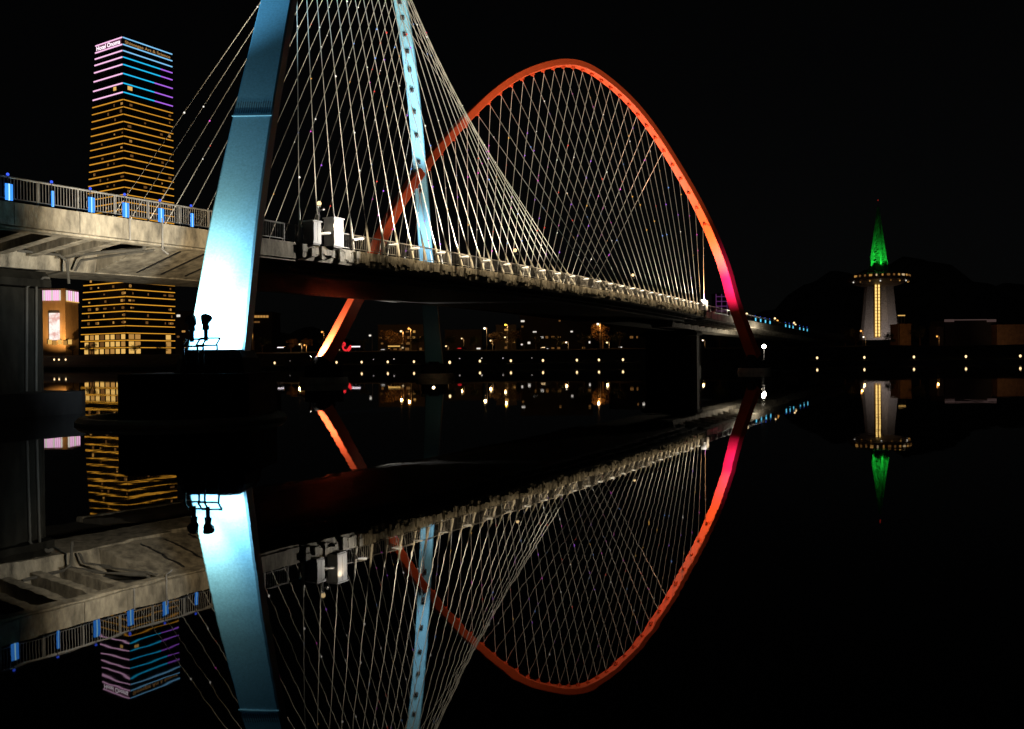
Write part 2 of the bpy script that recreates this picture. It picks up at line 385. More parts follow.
# ------------------------------------------------------------------ arches with their cables
def arch(name, label, near, far, M, s_near, ds, s_far, wid, low, dt=.024):
    P0, P1 = W(near[0], near[1], 0), W(far[0], far[1], 0)
    root = thing(name, P0, label, 'arch', 'arches of the bridge')
    e = (P1 - P0).normalized(); B = V((-e.y, e.x, 0)); Ln = (P1 - P0).length
    def P(t): return P0 + e * (Ln * t) + V((0, 0, hermite(BT, BZ, t) if low else hermite(PT2, PZ2, t)))
    def fr(t):
        T = (P(min(1, t + .004)) - P(max(0, t - .004))).normalized(); return T, T.cross(B)
    def size(t):
        u = min(1, abs(2 * t - 1)); w = wid[0] + (wid[1] - wid[0]) * u ** wid[4]; d = wid[2] + (wid[3] - wid[2]) * u ** 3; return w, d
    rings = []; N = 150
    for k in range(N + 1):
        u = k / N; t = u + .045 * math.sin(2 * math.pi * u) * -1 * .9
        T, Nn = fr(t); w, d = size(t); ch = .09
        rings.append([P(t) + B * (x * (w/2 - (ch if j else 0))) + Nn * (y * (d/2 - (0 if j else ch))) for x, y, j in
                      ((-1, -1, 1), (1, -1, 1), (1, -1, 0), (1, 1, 0), (1, 1, 1), (-1, 1, 1), (-1, 1, 0), (-1, -1, 0))])
    bm = NB(); loft(bm, rings); ab = obj('arch_rib', bm, M, root, smooth=True); ab.data.set_sharp_from_angle(angle=.4)
    cen = (P0 + P1) / 2
    def inner(t):                      # socket point on the inside face
        T, Nn = fr(t); w, d = size(t); q = P(t)
        if (q + Nn - cen - V((0, 0, 15))).length > (q - Nn - cen - V((0, 0, 15))).length: Nn = -Nn
        return q + Nn * (d / 2), Nn, T
    for fam in (0, 1):
        for i in range(25):
            t = .152 + dt * i if fam == 0 else .848 - dt * i
            s = s_near + ds * i if fam == 0 else s_far - ds * i
            c = .05 if fam == 0 else CW - .05
            q, Nn, T = inner(t)
            top = q + Nn * .55; bot = W(s, c, zr(s) - 1.3)
            dr = (top - bot).normalized(); r = .036 if fam == 0 else .032
            if name.startswith('red'): r *= 1.15
            bm = NB(); tube(bm, bot, top, r, 6); cb = obj('cable', bm, M_cable, root)
            bm = NB(); tube(bm, q + Nn * .2, top + dr * .1, .14, 8, .08)
            if fam == 0 or i < round(.696 / dt) - 24: box(bm, q + Nn * .12, (.5, .46, .26), T, B, Nn)
            obj('socket', bm, M_socket if name.startswith('blue') else M, cb)
            bm = NB(); tube(bm, bot + dr * .2, bot + dr * (2.0 if fam == 0 else 1.7), .10, 8, .085); tube(bm, bot + dr * 2.0, bot + dr * 2.5, .085, 8, r * 1.1); obj('sheath', bm, M_sheath, cb)
            if fam == 0 or i % 2 == 0:
                bm = NB(); sbox(bm, s, -.16, zr(s) - 1.55, (.42, .5, .5)); sbox(bm, s, -.16, zr(s) - 2.0, (.26, .36, .4)); obj('anchor_block', bm, M_trim, cb)
            for f in range(2 if fam == 0 else 3):
                u = rnd.uniform(.22, .9); bm = NB(); sphere(bm, bot.lerp(top, u) + DC * -.05, (.03 + .00036 * bot.y) * rnd.choice((.7, .9, 1.2, 1.4)), 6)
                obj('led_light', bm, rnd.choice(LEDS if name.startswith('red') else LEDS[:1] * 4 + LEDS[1:]), cb)
    for foot, sgn in ((0, 1), (1, -1)):
        q = (P0, P1)[foot]; f = sgn
        bm = NB(); qb = q + V((-.9, 0, 0)) if name.startswith('blue') and foot == 0 else q
        ex, ey = (e * 2.9, B * 3.05) if name.startswith('blue') and foot == 0 else (e * 2.0, B * 1.9)
        oc = [(-1, -.72), (-.72, -1), (.72, -1), (1, -.72), (1, .72), (.72, 1), (-.72, 1), (-1, .72)]
        loft(bm, [[qb + ex * a + ey * b_ + V((0, 0, z)) for a, b_ in oc] for z in (-1.5, 2.2, 2.3)])
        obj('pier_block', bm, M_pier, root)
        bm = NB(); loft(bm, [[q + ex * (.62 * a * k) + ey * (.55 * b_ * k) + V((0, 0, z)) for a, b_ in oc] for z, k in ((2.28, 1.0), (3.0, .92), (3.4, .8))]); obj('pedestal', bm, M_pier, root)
        R = 4.7 if name.startswith('blue') and foot == 0 else 3.0
        bm = NB(); n = 40; prof = ((R - .55, -1), (R, -1), (R + .08, .12), (R - .1, .30 if R > 4 else .8), (R - .5, .30 if R > 4 else .8))
        qr = q + V((-1.7, 0, 0)) if R > 4 else q
        rg = [[qr + V((math.cos(2*math.pi*i/n) * r, math.sin(2*math.pi*i/n) * r, z)) for r, z in prof] for i in range(n + 1)]
        loft(bm, rg, cap=False); obj('fender_ring', bm, M_ring, root)
    return root, P, fr, size, B, e
blue, PB, frB, szB, BB, eB = arch('blue_arch', 'pale blue arch rising from the pier at left out of the frame', (5.5, -8.38), (85.2, 31.9), M_blue, 20.5, 1.94, 67.1, (1.5, 2.75, 1.0, 1.05, 4.5), .13, .02175)
# point symmetric far family: anchors counted back from the far end
red, PR, frR, szR, BR, eR = arch('red_arch', 'orange red arch standing whole over the right half of the deck', (137, -5), (59.2, 31.4), M_red, 121.5, -1.94, 74.5, (1.2, 2.4, 1.05, 1.45, 1.8), 0)

# service ledge with louvre on the near blue leg
T, Nn = frB(.064); q = PB(.064); w, d = szB(.064)
out = Nn if (q + Nn).y < (q - Nn).y else -Nn
bm = NB(); box(bm, q + out * (d / 2 + .032), (w * 1.01, .06, .05), BB, out, T); obj('ledge', bm, M_blue, blue)
bm = NB()
for k in range(17):
    box(bm, q + T * .62 + out * (d / 2 + .008) + BB * (w * .46 * (k - 8) / 8), (.04, .03, rnd.uniform(.7, .95)), BB, out, T)
obj('louvre', bm, M_bluedark, blue)

# ------------------------------------------------------------------ floodlights on the near pier
def flood_head(pos, aim, label, frame=True, em=E_bright):
    root = thing('floodlight', V(pos), label, 'floodlight', 'floodlights on the blue arch pier')
    d = (V(aim) - V(pos)).normalized(); sd_ = d.cross(ZA).normalized(); up = sd_.cross(d)
    hd = V(pos) + V((0, 0, .95))
    bm = NB(); tube(bm, V(pos), hd - V((0, 0, .1)), .10, 8); tube(bm, V(pos) + V((0, 0, .5)), hd, .17, 10, .12)
    for k in (-1, 1): tube(bm, hd - V((0, 0, .12)), hd + sd_ * (.22 * k), .03, 6)
    obj('stand', bm, M_black, root)
    bm = NB(); tube(bm, hd - d * .22, hd + d * .16, .15, 14, .27); tube(bm, hd - d * .3, hd - d * .22, .09, 10, .15); obj('housing', bm, M_black, root)
    bm = NB(); tube(bm, hd + d * .161, hd + d * .175, .235, 14); obj('lens', bm, em, root)
    if frame:
        bm = NB(); b0 = V(pos) + V((0, 0, -.02))
        for (a, b_) in (((-.45, -.35), (.45, -.35)), ((-.25, .3), (.65, .3)), ((-.45, -.35), (-.25, .3)), ((.45, -.35), (.65, .3)), ):
            tube(bm, b0 + V((a[0], 0, a[1] * .5)), b0 + V((b_[0], 0, b_[1] * .5)), .045, 6)
        for x in (-.4, .5): tube(bm, b0 + V((x, 0, -.15)), b0 + V((x, .1, -1.5)), .05, 6)
        obj('frame', bm, M_black, root)
    return hd + d * .3
pf = at(206, 341, 38.7); tgt = PB(.05)
hA = flood_head(pf, PB(.03), 'black lamp head on a slanted frame before the white lit leg')
pg = at(192, 342, 38.7)
hB = flood_head(pg, W(6, 0, 10), 'black lamp head at the left edge of the white lit leg')
WHT = (1, .97, .93); WRM = (1, .80, .50); CRM = (1, .89, .70)
face = lambda t: PB(t) + (lambda TN: (TN[1] if TN[1].y < 0 else -TN[1]))(frB(t)) * (szB(t)[1] / 2)
spot('pylon_flood_low', hA, face(.010), 5600, (.80, .95, 1), 132, .45)
spot('viaduct_flood', hB, W(9.5, 0, 11.3), 10500, (1, .77, .46), 90, .9)

# far blue leg: floods stand on the deck edge and shine up its inner face
q = PB(.90)
def deck_flood(s, c, aim, label, group='floodlights standing on the deck', dz=.35):
    root = thing('deck_floodlight', W(s, c, zr(s) - 1.3), label, 'floodlight', group)
    p = W(s, c, zr(s) - 1.3 + dz); d = (V(aim) - p).normalized(); sd_ = d.cross(ZA).normalized()
    bm = NB(); tube(bm, W(s, c, zr(s) - 1.3), p - V((0, 0, .1)), .05, 6)
    for k in (-1, 1): tube(bm, p - V((0, 0, .15)), p + sd_ * (.27 * k), .025, 6)
    obj('stand', bm, M_black, root)
    bm = NB(); box(bm, p, (.5, .2, .36), sd_, d, sd_.cross(d)); obj('housing', bm, M_black, root)
    bm = NB(); box(bm, p + d * .105, (.42, .02, .28), sd_, d, sd_.cross(d)); obj('lens', bm, E_white, root)
    return p + d * .2
BLW = (.80, .93, 1.0)
h = deck_flood(70.5, 16.5, PB(.88), 'deck floodlight aimed at the far blue leg')
spot('far_leg_flood_low', h, PB(.885), 16000, (.95, .97, 1), 44, .9)
spot('far_leg_flood_high', h + V((0, 0, .2)), PB(.78), 90000, BLW, 30, .9)
h = deck_flood(-7, .5, face(.15), 'unseen added floodlight on the left viaduct aimed at the upper blue leg', dz=1.7)  # added out of frame to light the upper blue leg
spot('pylon_flood_high', h, face(.165), 52000, (.46, .78, 1), 34, 1)
spot('pylon_flood_mid', h, face(.07), 2600, (.40, .78, 1), 40, 1)
ORG = (1, .62, .30)
h = deck_flood(121, 2.2, PR(.2), 'deck floodlight aimed up the near red leg')
spot('red_leg_flood', h, PR(.155), 48000, ORG, 90, .9)
spot('red_leg_flood_far', h + V((0, 0, .2)), PR(.36), 95000, (1, .38, .2), 30, .9)
h = deck_flood(121.3, .1, PR(.08), 'magenta deck floodlight by the near red foot', dz=1.7)
spot('red_foot_magenta', h, PR(.09), 42000, (.42, .04, .8), 80, 1)
h = deck_flood(76, 16.5, PR(.7), 'deck floodlight aimed up the far red leg')
spot('red_far_flood', h, PR(.72), 4000, (1, .32, .2), 50, .9)
# base of the far red leg, lit from its pier
pr = PR(1.0) + eR * 1.9 + V((0, 0, -.7))
hR = flood_head(pr, PR(.97), 'floodlight at the foot of the orange strut', frame=False)
spot('strut_flood', hR, PR(.982), 20000, (.95, .97, 1), 84, .9)
spot('strut_flood_high', hR + V((0, 0, .1)), PR(.955), 8000, (1, .7, .4), 56, .9)

# ------------------------------------------------------------------ bar floodlights along the near railing
def bar_flood():
    root = thing('railing_floodlight', (0, 0, 0), '', 'floodlight', 'bar floodlights along the near railing')
    bm = NB(); tube(bm, V((0, .25, 0)), V((0, -.35, .12)), .03, 6); tube(bm, V((.3, .25, 0)), V((.3, -.35, .12)), .03, 6); obj('arm', bm, M_rail, root)
    bm = NB(); box(bm, V((.15, -.45, .16)), (1.0, .26, .12), V((.97, -.1, .2)).normalized(), V((.1, 1, .1)).normalized()); obj('housing', bm, M_white, root)
    bm = NB(); box(bm, V((.15, -.45, .235)), (.92, .2, .02), V((.97, -.1, .2)).normalized(), V((.1, 1, .1)).normalized()); obj('lens', bm, E_bar, root)
    return root
proto = bar_flood()
bar_s = [22.3, 26.0, 30.4, 33.3, 37.2, 41.1, 45, 49, 52.9, 56.8, 60.7, 64.6, 68.5, 72.4, 76.3, 80.2, 84.1, 88, 91.9, 95.8, 99.7, 103.6, 107.5, 111.4, 115.3, 119.2]
ang = math.atan2(DS.y, DS.x)
for i, s in enumerate(bar_s):
    o = proto if i == 0 else copy_tree(proto)
    o.location = W(s, -.05, zr(s) - .55); o.rotation_euler = (0, 0, ang)
    o['label'] = 'white bar floodlight on the main railing, %s from the blue leg' % ORD[i]
    # beam up the cables
    if i < 2:  # extra deck floods, put in to brighten the first cables
        h = deck_flood(s - 3, 2.4, W(s + 6, 1, 40), '%s added deck flood aimed up the first cables' % ORD[i], 'added floods at the first cables')
        spot('cable_flood', h, W(s + 5, 1, 40), 7000, CRM, 90, .7, .2)
    mid = W(s + (4 if s < 72 else -4), 3.2, 40)
    if i > 1: spot('cable_flood', W(s, -.75, zr(s) - .2), mid, 6500, CRM, 95, .7, .2)
    if 1:
        spot('edge_wash', W(s + 1, -1.1, zr(s) + .25), W(s + 1, .2, zr(s) - .75), 260 if i > 2 else 150, (1, .78, .48), 150, .8, .15)
for s in (24, 36, 48, 60, 72, 84, 96, 108, 120):
    h = deck_flood(s, CW - 1.2, W(s, CW - 5, 45), '%s flood on the far walkway behind the cables' % ORD[(s - 24) // 12], 'floods on the far walkway')
    spot('cable_flood_far', h, W(s, CW - 6, 45), 8500, CRM, 110, .7, .2)

# blue lamps of the left viaduct railing, cyan ones on the right
def lamp_panel(s, wide, label, big, group):
    root = thing('railing_lamp', W(s, .2, zr(s) - 1.0), label, 'railing lamp', group)
    z = zr(s)
    bm = NB(); sbox(bm, s, .19, z - .52, (wide + .10, .10, .06)); sbox(bm, s, .19, z - .97, (wide + .10, .10, .06)); tube(bm, W(s, .22, z - 1.0), W(s, .22, z + .12), .03, 6); obj('frame', bm, M_black, root)
    bm = NB(); sbox(bm, s - wide * .31, .12, z - .50 - .24 * big, (wide * .42, .05, .78 * big)); sbox(bm, s + wide * .31, .12, z - .50 - .24 * big, (wide * .42, .05, .78 * big))
    obj('panel', bm, E_panel if big > .9 else E_cyan, root)
    bm = NB(); sbox(bm, s, .115, z - .50 - .24 * big, (wide * .16, .05, .80 * big)); obj('tube', bm, E_panelc, root)
    bm = NB(); sphere(bm, W(s, .2, z + .12), .075, 8); obj('cap', bm, E_knob, root)
for i, (s, w_) in enumerate(((.49, .34), (2.7, .13), (4.84, .34), (6.9, .36), (9.2, .36), (11.4, .2))):
    lamp_panel(s, w_, '%s blue railing lamp counted from the left frame edge' % ORD[i], 1.0, 'blue railing lamps on the left viaduct')
for i, s in enumerate((162, 167, 172, 177, 196, 201, 206, 216, 222, 228)):
    lamp_panel(s, 1.1, 'cyan railing lamp on the right viaduct, %s from the red arch' % ORD[i], .85, 'cyan railing lamps on the right viaduct')

# deck furniture ---------------------------------------------------------
def cabinet(s, c, w, h, label):
    root = thing('control_cabinet', W(s, c, zr(s) - 1.3), label, 'cabinet')
    z = zr(s) - 1.3
    mb = M_white if w > 1 else M_metal; bm = NB(); sbox(bm, s, c, z + .12 + h / 2, (w, .9, h)); obj('cabinet_body', bm, mb, root)
    bm = NB(); sbox(bm, s, c, z + .06, (w - .1, .8, .12)); obj('plinth', bm, M_black, root)
    bm = NB(); sbox(bm, s, c, z + .12 + h + .04, (w + .14, 1.04, .08)); obj('lid', bm, M_white, root)
    for k in (-1, 1):
        bm = NB(); sbox(bm, s + k * w * .24, c - .46, z + .15 + h / 2, (w * .44, .02, h * .88)); obj('door', bm, mb, root)
cabinet(23.6, -.35, 1.05, 1.95, 'tall white control cabinet outside the railing beside the blue leg')
cabinet(21.5, -.2, .8, 1.5, 'shorter grey white cabinet between the tall cabinet and blue leg')
cabinet(120.2, -.3, 1.6, 1.7, 'small pale cabinet below the last cables of the red arch')
spot('cabinet_fill', W(29, -4.2, zr(26) + .6), W(23.4, -.4, zr(23) - .4), 4200, (1, .93, .82), 60, .8)  # fill spot without a fixture, added to brighten the cabinet

def globe_lamp(s, c, hgt, label, r=.17, em=E_warm, power=0):
    root = thing('deck_lamp', W(s, c, zr(s) - 1.3), label, 'lamp post', 'lamp posts on the bridge deck')
    z = zr(s) - 1.3
    bm = NB(); tube(bm, W(s, c, z), W(s, c, z + hgt), .06, 8, .045); tube(bm, W(s, c, z + hgt * .9), W(s + .5, c, z + hgt * .95), .03, 6); obj('post', bm, M_black, root)
    bm = NB(); sphere(bm, W(s, c, z + hgt + r), r, 12); obj('globe', bm, em, root)
    bm = NB(); tube(bm, W(s, c, z + hgt - .08), W(s, c, z + hgt + .04), .12, 10, .08); sphere(bm, W(s + .5, c, z + hgt * .95), r * .55, 8); obj('side_fitting', bm, M_metal, root)
    if power: point('deck_lamp_light', W(s, c, z + hgt + 1), power, CRM, .3)
globe_lamp(24.2, 1.5, 3.3, 'globe lamp on a post just behind the tall white cabinet', .17)
globe_lamp(56.0, 2.2, 3.0, 'globe lamp on the deck among the blue arch cables', .19)
globe_lamp(92.0, 2.2, 3.4, 'globe lamp on the deck among the red arch cables', .22)

def ball_flood(p, label, r, power, aim=None, post=1.5):
    root = thing('bulkhead_lamp', p - V((0, 0, post)), label, 'floodlight', 'round white floodlights by the red arch')
    bm = NB(); tube(bm, p - V((0, 0, post)), p - V((0, 0, r)), .07, 8); obj('post', bm, M_black, root)
    bm = NB(); tube(bm, p + V((0, .1, 0)), p + V((0, .45, 0)), r * .95, 14, r * .5); obj('housing', bm, M_black, root)
    bm = NB(); sphere(bm, p, r, 14); obj('lens', bm, E_bright, root)
    point('bulkhead_light', p + V((-.5, -.9, .2)), power, CRM, .3)
ball_flood(W(142.6, -.5, 11.75), 'bright round floodlight on the railing end in front of the red leg', .40, 500, post=1.2)
ball_flood(W(160.5, -1.9, 5.1), 'bright round floodlight below the right viaduct past the red foot', .42, 4500, post=4.9)
for i, (s, c) in enumerate(((155, .4), (184, .4), (187, .4), (209, .4), (211, .4))):
    bm = NB()
    root = thing('viaduct_lamp', W(s, c, zr(s) - 1.3), 'small amber lamp on the right viaduct, %s from the red arch' % ORD[i], 'lamp post', 'amber lamps on the right viaduct')
    tube(bm, W(s, c, zr(s) - 1.3), W(s, c, zr(s) + .4 * (i % 2)), .05, 6); obj('post', bm, M_metal, root)
    bm = NB(); sphere(bm, W(s, c, zr(s) + .15 + .4 * (i % 2)), .24, 8); obj('globe', bm, (E_warm, E_warm, E_orange)[i % 3], root)

# ------------------------------------------------------------------ hotel tower
def face_pts(P0, d1, w1, z): return P0 + d1 * w1 + V((0, 0, z))
X0 = at(126.5, 363, 508); base = V((X0.x, X0.y, 0))
dR = V((.527, .85, 0)).normalized(); dL = V((-.853, .522, 0)).normalized()
wR = 34.0
def wL(z): return 26.7 + (46.6 - 26.7) * (197 - z) / 187
tower = thing('glass_tower', base + V((0, 0, 8)), 'tall glass tower with glowing floor lines behind the left viaduct', 'skyscraper')
bm = NB()
loft(bm, [[base + V((0, 0, z)), base + dR * wR + V((0, 0, z)), base + dR * wR + dL * wL(z) + V((0, 0, z)), base + dL * wL(z) + V((0, 0, z))] for z in (6, 60, 120, 196.5)])
obj('tower_body', bm, M_glass, tower)
nR = V((dR.y, -dR.x, 0)); nL = V((-dL.y, dL.x, 0))
if nL.y > 0: nL = -nL
if nR.y > 0: nR = -nR
def zpx(y): return 2.8 + (363.3 - y) / 850 * 508
def strip(z, M, side, a=0.0, b_=1.0, h=.62, name='light_strip'):
    bm = NB()
    if side in 'RB':
        p, q = base + dR * (wR * (a if side == 'R' else 0)), base + dR * (wR * (b_ if side == 'R' else 1)); c = (p + q) / 2 + nR * .2 + V((0, 0, z)); box(bm, c, ((q - p).length, .3, h), dR, nR)
    if side in 'LB':
        p, q = base + dL * .25, base + dL * wL(z); c = (p + q) / 2 + nL * .2 + V((0, 0, z)); box(bm, c, ((q - p).length, .3, h), dL, nL)
    return obj(name, bm, M, tower)
cz = [zpx(y) for y in (38.0, 45.0, 51.2, 57.6, 65, 74, 83.6, 92.6)]
for i, z in enumerate(cz):
    strip(z, E_pink, 'L', h=.68)
    if i < 3: strip(z, E_pale, 'R')
    else:
        k = .62 if i > 4 else .75
        strip(z, E_lcyan, 'R', 0, k - .004); strip(z, E_violet, 'R', k + .004, 1)
y = 100.0; lines = []
while y < 352: lines.append(y); y += 7.28
for y in lines: strip(zpx(y), E_amber, 'B', h=rnd.uniform(.4, .58))
def pane(side, u, z, w, h, M, name='lit_window'):
    bm = NB(); d_, n_ = (dR, nR) if side == 'R' else (dL, nL); ww = wR if side == 'R' else wL(z)
    box(bm, base + d_ * (ww * u) + n_ * .12 + V((0, 0, z)), (w, .2, h), d_, n_); return obj(name, bm, M, tower)
for k in range(150):
    y = rnd.choice(lines[:25] + lines[24:31] * 3); z = zpx(y + 3.6)
    if rnd.random() < .6: pane('L', rnd.choice((.02, .03, .05, .25, .45, .62, .8)) + rnd.uniform(0, .05), z, rnd.uniform(.6, 2.0), rnd.uniform(.8, 1.7), rnd.choice((E_windim, E_windim, E_amber2)))
    else: pane('R', rnd.choice((.05, .1, .4, .75, .85, .9)) + rnd.uniform(0, .05), z, rnd.uniform(.6, 2.0), rnd.uniform(.8, 1.7), rnd.choice((E_windim, E_windim, E_amber2)))
for y in lines[-3:]:                     # lobby floors
    for k in range(8): pane('L', .06 + .115 * k, zpx(y + 3.6), 3.6, 2.9, rnd.choice((E_win, E_win, E_amber2, E_windim)), 'lobby_window')
    for k in (0, 1, 6): pane('R', .1 + .125 * k, zpx(y + 3.6), 3.4, 2.9, rnd.choice((E_win, E_amber2)), 'lobby_window')
pane('L', .27, zpx(86.5) - .3, 2.6, 2.2, E_win); pane('R', .13, zpx(87), 3.0, 2.3, E_win)
def lettering(text, origin, xdir, n_, height, width, M, parent, name='sign_lettering'):
    cu = bpy.data.curves.new(name, 'FONT'); cu.body = text; cu.size = 1; cu.extrude = .02; cu.offset = .012
    o = bpy.data.objects.new(name, cu); COL.objects.link(o)
    bpy.context.view_layer.update()
    dx, dy = o.dimensions.x, o.dimensions.y
    o.data.materials.append(M)
    mm = Matrix((xdir * (width / dx), ZA * (height / dy), n_)).transposed().to_4x4(); mm.translation = origin - OFF[parent.name]
    me = bpy.data.meshes.new_from_object(o); bpy.data.objects.remove(o); me.transform(mm)
    o = bpy.data.objects.new(name, me); COL.objects.link(o); o.parent = parent
zt = zpx(44.0)
bm = NB(); box(bm, base + dL * 13.6 + nL * .35 + V((0, 0, zpx(41.5))), (24.4, .25, 3.1), dL, nL); obj('sign_board', bm, E_signb, tower)
lettering('Hotel Onoma', base + dL * 25.4 + nL * .55 + V((0, 0, zpx(41.5) - 1.35)), -dL, nL, 2.7, 23.5, E_sign, tower)
lettering('Shinsegae Art & Science', base + dR * 1.2 + nR * .5 + V((0, 0, zpx(41.5) - 1.2)), dR, nR, 2.4, 31, E_signa, tower)

# generic block building ----------------------------------------------------
def block(name, label, x0, x1, ytop, Y, depth, win, cat='building', M=M_block, group=None, ybot=352, floor=3.2):
    a, b_ = at(x0, ytop, Y), at(x1, ytop, Y); g = gz((a.x + b_.x) / 2, Y) - .3
    root = thing(name, V(((a.x + b_.x) / 2, Y, g)), label, cat, group)
    w = b_.x - a.x; h = a.z - g; cx = (a.x + b_.x) / 2
    bm = NB(); box(bm, V((cx, Y + depth / 2, g + h / 2)), (w, depth, h)); obj('building_wall', bm, M, root)
    bm = NB()
    for k in range(4):
        px, py, sx, sy = ((0, 0, w + .5, .4), (0, depth, w + .5, .4), (-w/2, depth/2, .4, depth), (w/2, depth/2, .4, depth))[k]
        box(bm, V((cx + px, Y + py, g + h + .35)), (sx, sy, .7))
    obj('roof_parapet', bm, M, root)
    nf = max(1, int(h / floor)); nc = max(2, int(w / 3.4))
    for f in range(nf):
        for c in range(nc):
            if rnd.random() < win[0]:
                bm = NB(); box(bm, V((cx - w/2 + (c + .5 + rnd.uniform(-.12, .12)) * w / nc, Y - .06, g + (f + .55) * floor)), (min(2.2, w / nc * .62) * rnd.uniform(.4, 1), .16, rnd.uniform(.7, 1.5))); obj('lit_window', bm, rnd.choice(win[1]), root)
    return root, V((cx, Y, g)), w, h
# department store with lit crown bars and a screen
r_, c_, w_, h_ = block('department_store', 'brown store block with pink lit crown bars beside the glass tower', 36, 65, 290, 470, 14, (0, [E_win]), 'store', M=mat('tan stone cladding', (.34, .22, .11), .8, noise=(.2, .7, 1.2, (1, 1, .4))))
for k in range(6):
    bm = NB(); box(bm, c_ + V((w_/2 + .5, 1.2 + 2.3 * k, h_ - 3.1)), (.5, .9, 5.6)); obj('crown_light', bm, E_pink if k % 3 else E_dimwhite, r_)
for k in range(13):
    bm = NB(); box(bm, c_ + V((-w_/2 + .5 + (w_ - 1) * k / 14, -.5, h_ - 3.1)), (.62, .5, 5.6)); obj('crown_light', bm, E_pink if k % 4 else E_dimwhite, r_)
bm = NB(); box(bm, c_ + V((w_ / 2 + .6, 7, h_ - 6.2)), (.5, 13, .5)); obj('crown_ledge', bm, E_win, r_)
scr = bpy.data.materials.new('advert screen'); scr.use_nodes = True; nt = scr.node_tree; nt.nodes.clear()
e_ = nt.nodes.new('ShaderNodeEmission'); o_ = nt.nodes.new('ShaderNodeOutputMaterial'); tc = nt.nodes.new('ShaderNodeTexCoord'); nz = nt.nodes.new('ShaderNodeTexNoise'); nz.inputs['Scale'].default_value = .35
rp = nt.nodes.new('ShaderNodeValToRGB'); rp.color_ramp.elements[0].color = (.75, .42, .36, 1); rp.color_ramp.elements[1].color = (1, .93, .85, 1); rp.color_ramp.elements[0].position = .35; rp.color_ramp.elements[1].position = .55
nt.links.new(tc.outputs['Object'], nz.inputs['Vector']); nt.links.new(nz.outputs['Fac'], rp.inputs[0]); nt.links.new(rp.outputs[0], e_.inputs[0]); nt.links.new(e_.outputs[0], o_.inputs[0]); e_.inputs[1].default_value = 1.1
a = at(49, 313, 469); b_ = at(59.5, 340, 469)
bm = NB(); box(bm, V(((a.x + b_.x)/2, 469.2, (a.z + b_.z)/2)), (b_.x - a.x, .5, a.z - b_.z)); obj('advert_screen', bm, scr, r_)
for k in range(5):
    a = at(49 + 5 * k, 341 + k % 2, 468); bm = NB(); box(bm, a + V((0, .9, -.5)), (2.0, .3, 2.6)); obj('shop_window', bm, (E_win, E_amber2)[k % 2], r_)
spot('store_front_lamp', at(60, 350, 455), at(60, 325, 470), 60000, (1, .55, .18), 90, .9, .5)

block('office_block', 'office block with white window rows between tower and blue leg', 175, 193, 312, 520, 20, (.62, [E_amber2, E_dimwhite, E_windim]))
block('office_block', 'dark block with one amber window row just right of blue leg', 240, 272, 313, 560, 20, (0, [E_windim]))
for y, n, M in ((316.5, 9, E_amber2), (322, 6, E_windim)):
    ob = [o for o in bpy.data.objects if o.name.startswith('office_block')][-1]
    for k in range(n):
        p = at(244 + k * 2.9, y, 559.8); bm = NB(); box(bm, p, (1.5, .3, 1.5 if y < 320 else 1.1)); obj('row_window', bm, M, ob)
block('apartment_block', 'dim brown apartment block behind the far blue leg', 378, 424, 326, 470, 18, (.34, [E_windim, E_windim, E_amber2]), group=None)
block('apartment_block', 'wide dim apartment block left of the bright orange lamp', 520, 592, 314, 500, 18, (.24, [E_windim, E_windim, E_dimwhite]))
block('apartment_block', 'dark apartment block at the red arch pier', 612, 646, 318, 520, 18, (.24, [E_windim, E_windim, E_dimwhite]))
block('apartment_block', 'low dark block between the blue strut and yellow lamp', 445, 482, 331, 480, 16, (.14, [E_windim, E_dimwhite]))
block('apartment_block', 'pale dark block right of the yellow lamp', 496, 516, 326, 455, 16, (.3, [E_windim, E_amber2]))
# kiosk with a bright doorway
r_, c_, w_, h_ = block('riverside_kiosk', 'small kiosk with bright doorway and white roof sign right of blue leg', 238, 250, 342, 440, 8, (0, [E_win]), 'kiosk')
bm = NB(); box(bm, at(243.5, 348, 439.7), (1.5, .3, 4.5)); obj('doorway', bm, E_sign, r_)
bm = NB()
for k in range(6): box(bm, at(239.8 + k * 1.75, 339.5 - (k == 3) * .8, 439.8), (.62, .3, 1.3 + (k == 3) * .9))
obj('roof_sign', bm, E_sign, r_)
r_, c_, w_, h_ = block('outlined_building', 'distant block outlined in faint purple light beside the red arch', 716, 727, 294, 640, 14, (0, [E_win]), 'building')
bm = NB()
for k in range(3): box(bm, c_ + V((-w_/2 + w_ * k / 2, -.3, h_ - 6.2)), (.5, .4, 12.4))
for k in range(4): box(bm, c_ + V((0, -.32, h_ - 2 - 3.6 * k)), (w_, .4, .6))
obj('outline_light', bm, E_purple, r_)
# right shore buildings
r_, c_, w_, h_ = block('pavilion', 'low dark pavilion with a pale roof edge right of the observation tower', 944, 996, 322, 430, 14, (0, [E_win]), 'pavilion')
bm = NB()
for x0, x1 in ((944.5, 954), (987, 996)): p, q = at(x0, 320.6, 429.5), at(x1, 320.6, 429.5); box(bm, (p + q) / 2, ((q - p).length, .4, 1.3))
p, q = at(954, 320, 429.6), at(987, 319.6, 429.6); box(bm, (p + q) / 2, ((q - p).length, .3, .5)); obj('roof_edge', bm, emat('roof edge glow', (.9, .55, .5), .06), r_)  # roof edge is no lamp, its faint lit look is emission
block('brick_building', 'brown lit wall right of the dark pavilion', 997, 1030, 326, 425, 14, (0, [E_win]), M=mat('brown brick', (.36, .2, .11), .9, noise=(.5, .6, 1.3, (1, 1, 1))))
block('brick_building', 'small brown block beside the observation tower foot', 900, 911, 325, 470, 12, (0, [E_win]), M=mat('brown brick b', (.36, .2, .09), .9, noise=(.5, .6, 1.3, (1, 1, 1))))
